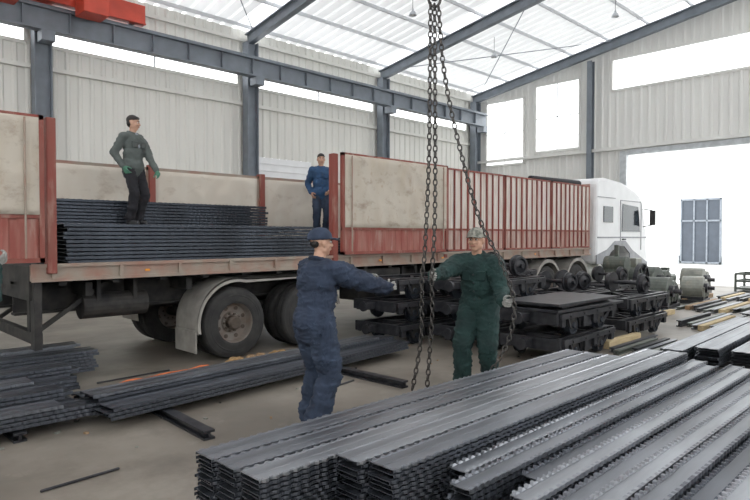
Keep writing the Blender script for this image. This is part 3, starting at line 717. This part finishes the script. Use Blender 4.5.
for i in range(6): a=2.25+i*2.17; m.bx(a-.06,a+.04,Y1-.13,Y1,1.3,2.9)
m.split('stake_post',REDP,tr)
M().bx(TX1-.06,TX1,Y0,Y1,1.38,3.1).make('headboard',PINK,tr)
M().rc((12.8,Y0+.3,3.10),(15.2,Y0+.3,3.12),.07,.09).rc((9.4,Y1-.2,3.0),(15.2,Y1-.2,3.05),.1,.1).split('rolled_tarpaulin',BLACKT,tr,smooth=True)
# ------------------------------------------------------------------ tractor unit
tk=thing('truck_tractor','white cab-over truck tractor coupled to the cargo trailer','truck',(16,8.55,0))
def prism(m,prof,y0,y1):
    n=len(prof); m.add([(x,y0,z) for x,z in prof]+[(x,y1,z) for x,z in prof],[tuple(range(n)),tuple(range(2*n-1,n-1,-1))]+[(i,(i+1)%n,n+(i+1)%n,n+i) for i in range(n)])
m=M(); prism(m,[(15.7,.95),(16.25,.95),(16.6,1.25),(17.0,1.42),(17.5,1.42),(17.9,1.2),(18.0,.55),(19.2,.5),(19.3,.9),(19.25,1.75),(18.95,2.7),(18.75,2.92),(18.3,3.12),(17.4,3.28),(16.3,3.34),(15.9,3.3),(15.75,3.15)],Y0+.02,Y1-.02)
m.make('cab_body',WHITE,tk,bevel=.09)
sw=[(17.35,1.85),(18.65,1.85),(18.5,2.6),(17.4,2.65)]
m=M(); prism(m,sw,Y0-.0,Y0+.03); prism(m,sw,Y1-.03,Y1)
m.split('side_window',DGLASS,tk)
M().bx(16.15,16.75,Y0+.0,Y0+.03,2.1,2.55).make('sleeper_window',DGLASS,tk,bevel=.01)
M().add([(19.27,Y0+.15,1.8),(19.27,Y1-.15,1.8),(18.99,Y1-.2,2.7),(18.99,Y0+.2,2.7)],[(0,1,2,3)]).make('windscreen',DGLASS,tk)
M().bx(17.25,17.27,Y0+.005,Y0+.03,1.45,2.76).bx(18.75,18.77,Y0+.005,Y0+.03,1.3,2.74).bx(17.25,18.77,Y0+.005,Y0+.03,2.74,2.76).bx(15.8,19.2,Y0+.003,Y0+.03,1.66,1.7).bx(15.8,16.9,Y0+.003,Y0+.03,2.78,2.8).make('door_seam',SEAM,tk)
m=M(); prism(m,[(15.72,.96),(16.25,.96),(16.6,1.26),(17.0,1.43),(17.5,1.43),(17.9,1.21),(18.0,.56),(19.2,.51),(19.26,.9),(18.1,1.3),(17.6,1.58),(16.9,1.58),(16.4,1.35),(15.72,1.2)],Y0+.0,Y0+.03); m.make('lower_skirt',SEAM,tk)
M().bx(17.4,17.58,Y0-.02,Y0+.02,1.60,1.64).make('door_handle',BLACK,tk)
m=M()
for y,s in ((Y0,-1),(Y1,1)):
    m.bx(18.95,19.03,y+s*.24-.08,y+s*.24+.08,2.05,2.5).beam((18.85,y,2.55),(18.98,y+s*.24,2.5),.03,.03).beam((18.85,y,2.0),(18.98,y+s*.24,2.06),.03,.03)
m.split('wing_mirror',UNDER,tk,bevel=.02)
M().bx(12.2,18.8,8.25,8.35,.5,.74).bx(12.2,18.8,8.75,8.85,.5,.74).bx(12.2,12.3,8.25,8.85,.5,.74).bx(18.7,18.8,8.25,8.85,.5,.74).make('tractor_chassis',UNDER,tk)
for x in (13.15,14.65,17.35):
    for y,o in ((Y0+.17,-1),(Y1-.17,1)): wheel(tk,x,y,o)
M().cyl((15.35,Y0+.35,.72),(16.3,Y0+.35,.72),.28,n=24).make('fuel_tank',LGREY,tk)
M().bx(19.3,19.33,7.5,8.0,.75,.95).bx(19.3,19.33,9.1,9.6,.75,.95).split('headlamp',WHITE,tk)
M().bx(19.26,19.36,Y0+.1,Y1-.1,.45,.7).make('front_bumper',SEAM,tk,bevel=.03)
for x in (13.15,14.65):
    for a,b,c in ((Y0+.0,Y0+.5,Y0+.0),(Y1-.5,Y1,Y1)): arc_fender(tk,x,a,b,c,FEND,12,168)
# ------------------------------------------------------------------ mine cart chassis
def cart(loc,rz):
    e=thing('mine_cart_chassis','black steel mine cart chassis with flanged wheels, stacked','cart chassis',loc,'stacked mine cart chassis',rz,world=False)
    m=M()
    for y in (-.36,.36): m.ibeam((-.85,y,.28),(.85,y,.28),.07,.14,.015)
    for x in (-.8,-.35,.35,.8): m.bx(x-.035,x+.035,-.36,.36,.24,.32)
    m.bx(-.9,-.84,-.46,.46,.19,.35).bx(.84,.9,-.46,.46,.19,.35)
    m.bx(-.84,.84,-.50,-.455,.26,.335).bx(-.84,.84,.455,.50,.26,.335)
    m.beam((-.35,-.33,.31),(.35,.33,.31),.05,.03).beam((-.35,.33,.30),(.35,-.33,.30),.05,.03)
    for s in (-1,1):
        for x in (-.76,-.15,.15,.76): m.bx(x-.05,x+.05,s*.46-.03,s*.46+.03,.16,.3)
        for x in (-.62,-.28,.28,.62): m.beam((x,s*.47,.27),(x*.8,s*.44,.12),.03,.05)
        m.bx(-.12,.12,s*.40-.05,s*.40+.05,.10,.24)
        for x in (-.6,-.2,.2,.6): m.cyl((x,s*.50,.30),(x,s*.515,.30),.018,n=6)
    m.make('frame',BLACK,e,bevel=.004)
    for s in (-1,1): M().bx(min(s*.9,s*1.08),max(s*.9,s*1.08),-.06,.06,.22,.32).lathe((s*1.1,0,.27),(1,0,0),[(.001,-.02),(.08,-.02),(.08,.02),(.001,.02)],16).make('buffer',BLACK,e)
    for x in (-.42,.42): M().cyl((x,-.3,.15),(x,.3,.15),.03).bx(x-.09,x+.09,-.45,-.36,.1,.26).bx(x-.09,x+.09,.36,.45,.1,.26).make('axle',UNDER,e)
    for x in (-.42,.42):
        for s in (-1,1):
            M().lathe((x,s*.41,.15),(0,s,0),[(.001,.06),(.04,.06),(.05,.03),(.095,.02),(.10,.04),(.125,.04),(.13,-.02),(.148,-.025),(.148,-.05),(.001,-.05)],22).make('wheel',STRIP3,e)
    return e
c0=cart((8.15,4.35,.0),.03)
CH=.352
def cst(x,y,n,z0=0):
    for i in range(z0,n): dup(c0,(x+rnd(-.07,.07),y+rnd(-.02,.02),i*CH),(0,0,rnd(-.03,.03)))
cst(8.15,4.33,2,1); cst(8.15,5.55,3); cst(7.6,6.72,3); cst(9.95,6.72,3); cst(10.55,5.55,2); cst(10.55,4.45,2); cst(12.95,5.75,2)
m=M().box((8.15,4.32,.725),(1.9,1.0,.035),rz=-.03).box((8.2,4.35,.765),(1.6,.8,.035),rz=.04).box((8.1,4.3,.805),(1.75,.9,.035),rz=-.01); tag(m.make('steel_plate',BLACK,bevel=.004,origin=(8.15,4.32,.71)),'dark steel plates laid on stacked mine cart chassis','steel plate')
def wset(x,y,z,a):
    D=V((math.cos(a),math.sin(a),0)); c=V((x,y,z+.18)); m=M().cyl(c-D*.4,c+D*.4,.035)
    for s in (-1,1): m.lathe(c+D*.3*s,D*s,[(.036,.05),(.11,.02),(.12,.05),(.15,.05),(.155,-.02),(.18,-.025),(.18,-.05),(.036,-.05)],22)
    tag(m.make('wheelset',BLACK,origin=(x,y,z)),'black flanged wheelset lying on stacked cart chassis','wheelset','loose wheelsets')
for q in ((8.0,5.55,3*CH,1.2),(8.6,5.55,3*CH,1.3),(10.2,5.5,2*CH,1.4),(10.8,5.5,2*CH,1.2),(9.7,6.7,3*CH,.2),(10.8,4.45,2*CH,1.5),(12.9,5.7,2*CH,1.4)): wset(*q)
# ------------------------------------------------------------------ machines near cab
x,y=15.2,6.35
w1=thing('winch_machine','dusty grey industrial winch with gear case on steel base','machine',(x,y,0))
M().bx(x-.75,x+.75,y-.4,y+.4,.0,.16).bx(x-.6,x-.2,y-.3,y+.3,.16,.55).make('base_frame',BLACK,w1,bevel=.02)
M().cyl((x+.15,y-.35,.62),(x+.15,y+.35,.62),.3,n=24).make('drum',GREYM,w1)
M().lathe((x+.15,y-.4,.62),(0,1,0),[(.3,0),(.42,0),(.42,.06),(.001,.06)],28).make('drum_flange',BLACK,w1)
M().bx(x-.58,x-.26,y-.24,y+.24,.55,1.0).cyl((x-.42,y-.27,1.02),(x-.42,y+.27,1.02),.2,n=20).bx(x-.46,x-.38,y-.05,y+.05,1.2,1.5).make('gear_case',GREYM,w1,bevel=.01)
M().bx(x+.28,x+.66,y-.2,y+.2,.6,1.15).make('control_box',LGREY,w1,bevel=.02)
m=M()
for k in range(6): a=k*math.pi/3; m.beam((x+.15,y-.42,.62),(x+.15+.40*math.cos(a),y-.42,.62+.40*math.sin(a)),.03,.04)
m.lathe((x+.15,y-.42,.62),(0,1,0),[(.38,-.02),(.42,-.02),(.42,.02),(.38,.02)],28,closed=True); m.make('hand_wheel',BLACK,w1)
def gearbox(x,y,s,a,mt,lb):
    e=thing('gearbox_unit',lb,'gearbox',(x,y,0),'dusty gearboxes by the truck')
    R=Matrix.Rotation(a,3,'Z'); o=V((x,y,0))
    def P(u,v,w): return o+R@V((u,v,w))*s
    def B(m,c,d): return m.box(P(*c),V(d)*s,R=R)
    m=M(); B(m,(0,0,.36),(.9,.5,.38)); B(m,(0,0,.42),(.98,.58,.05)); B(m,(-.2,0,.60),(.4,.4,.14))
    m.cyl(P(-.25,-.26,.42),P(-.25,.26,.42),.30*s,n=24); m.cyl(P(.24,-.26,.42),P(.24,.26,.42),.2*s,n=24)
    for u in (-.4,-.13,.13,.4): B(m,(u,-.27,.28),(.04,.06,.24))
    m.make('casing',mt,e,bevel=.012)
    m=M(); B(m,(0,0,.05),(1.1,.6,.1)); B(m,(-.4,0,.14),(.1,.55,.1)); B(m,(.4,0,.14),(.1,.55,.1)); m.make('base_frame',BLACK,e)
    d=R@V((0,-1,0)); M().cyl(P(-.25,-.25,.42),P(-.25,-.25,.42)+d*.1*s,.13*s,n=20).cyl(P(-.25,-.35,.42),P(-.25,-.35,.42)+d*.16*s,.05*s).make('output_shaft',BLACK,e)
    M().cyl(P(.24,-.25,.42),P(.24,-.25,.42)+d*.06*s,.1*s,n=18).make('bearing_cap',BLACK,e)
    m=M().cyl(P(.55,0,.42),P(.95,0,.42),.17*s,n=20).cyl(P(.45,0,.42),P(.55,0,.42),.08*s,n=16).cyl(P(.95,0,.42),P(1.0,0,.42),.14*s,n=16)
    B(m,(.75,0,.22),(.3,.25,.1)); B(m,(.75,0,.62),(.14,.14,.08)); B(m,(.75,0,.12),(.45,.4,.1)); m.make('drive_motor',mt,e)
    return e
gearbox(14.9,5.35,1.05,.1,GREYM,'dusty grey-green gearbox with drive motor on the floor')
gearbox(16.9,5.2,.95,.15,LGREY,'pale dusty gearbox with drive motor on the floor')
gearbox(17.0,6.35,1.25,-.05,GREYM,'dusty grey-green gearbox close to the truck cab')
gearbox(19.2,5.9,1.1,.1,LGREY,'pale dusty gearbox near the bright doorway')
for (x,y) in ((21.5,4.9),(20.5,2.2)):
    m=M()
    for a in (-.5,.5):
        for b in (-.4,.4): m.bx(x+a-.03,x+a+.03,y+b-.03,y+b+.03,0,.55)
    for z in (.1,.33,.55):
        for b in (-.4,.4): m.bx(x-.5,x+.5,y+b-.02,y+b+.02,z-.03,z+.03)
        for a in (-.5,.5): m.bx(x+a-.02,x+a+.02,y-.4,y+.4,z-.03,z+.03)
    m.bx(x-.5,x+.5,y-.4,y+.4,.1,.13)
    tag(m.make('steel_crate',GREYM,origin=(x,y,0)),'grey steel crate standing on the floor near the doorway','crate','open steel crates')
# ------------------------------------------------------------------ chains
def cp(s,z,d=6.0): return V((.7046*d+.7096*s,.7096*d-.7046*s,z))
def chain(pts,label):
    P=[]; n=len(pts)
    for i in range(n-1):
        p0=pts[max(i-1,0)];p1=pts[i];p2=pts[i+1];p3=pts[min(i+2,n-1)]
        for k in range(40):
            t=k/40; P.append(.5*((2*p1)+(p2-p0)*t+(2*p0-5*p1+4*p2-p3)*t*t+(3*p1-p0-3*p2+p3)*t**3))
    P.append(pts[-1]); m=M(); acc=0; pitch=.056; nx=0; k=0
    for a,b in zip(P,P[1:]):
        L=(b-a).length
        while nx<=acc+L:
            c=a+(b-a)*((nx-acc)/max(L,1e-6)); d=(b-a).normalized()
            side=V((.71,-.70,0)) if k%2 else V((.70,.71,0))
            side=Matrix.Rotation(.5,3,d)@side
            m.link(c,d,side,.035,.020,.0072); k+=1; nx+=pitch
        acc+=L
    return tag(m.make('lifting_chain',CHAIN,smooth=True,origin=pts[0]),label,'chain','lifting sling chains')
chain([cp(.55,4.0),cp(.54,2.58),cp(.50,1.6),cp(.47,1.28),cp(.46,.68),cp(.37,.15)],'dark steel lifting chain hanging slack between two workers')
chain([cp(.59,3.99),cp(.60,2.08),cp(.57,1.3),cp(.57,.9),cp(.52,.14)],'dark steel lifting chain held in a gloved hand')
chain([cp(.63,3.98),cp(.68,3.4),cp(.80,2.78),cp(1.03,1.93),cp(1.25,1.48),cp(1.39,1.08),cp(1.35,.70),cp(1.17,.36)],'dark steel lifting chain sloping down to a gloved hand')
tag(M().link(cp(.59,4.08),(0,0,1),(.71,-.70,0),.09,.06,.014,20,8).make('master_link',CHAIN,smooth=True,origin=cp(.59,4.08)),'oval steel ring joining the chains to the crane hook','ring')
for s,z in ((.37,.08),(.52,.07),(1.17,.29)):
    p=cp(s,z); pts=[p+V((0,0,.04))]+[p+V((.035*math.sin(a),-.035*math.sin(a),-.035+.045*math.cos(a))) for a in [i*.5 for i in range(9)]]
    tag(M().tube(pts,.012).make('chain_hook',CHAIN,smooth=True,origin=p),'small steel hook at the end of a lifting chain','hook','chain end hooks')
# ------------------------------------------------------------------ light
wd=bpy.data.worlds.new('World'); bpy.context.scene.world=wd; wd.use_nodes=True
bg=wd.node_tree.nodes['Background']; bg.inputs[0].default_value=(.96,.97,.975,1); bg.inputs[1].default_value=3.05
s=bpy.data.lights.new('sun','SUN'); s.energy=3.5; s.angle=.35; so=bpy.data.objects.new('sun',s); bpy.context.collection.objects.link(so)
so.rotation_euler=V((-.8,.12,-.42)).to_track_quat('-Z','Y').to_euler()
# ------------------------------------------------------------------ camera
cam=bpy.data.cameras.new('camera'); co=bpy.data.objects.new('camera',cam); bpy.context.collection.objects.link(co)
cam.sensor_width=36; cam.lens=28.8; cam.clip_start=.05; cam.clip_end=300
co.location=(0,0,1.72)
p=math.atan(14/600); co.rotation_euler=V((.7046*math.cos(p),.7096*math.cos(p),-math.sin(p))).to_track_quat('-Z','Y').to_euler()
bpy.context.scene.camera=co
vs_=bpy.context.scene.view_settings; vs_.view_transform='Standard'; vs_.exposure=.1; vs_.gamma=1.04
for o in bpy.data.objects:
    if 'o' in o: del o['o']
print('strips',SC)
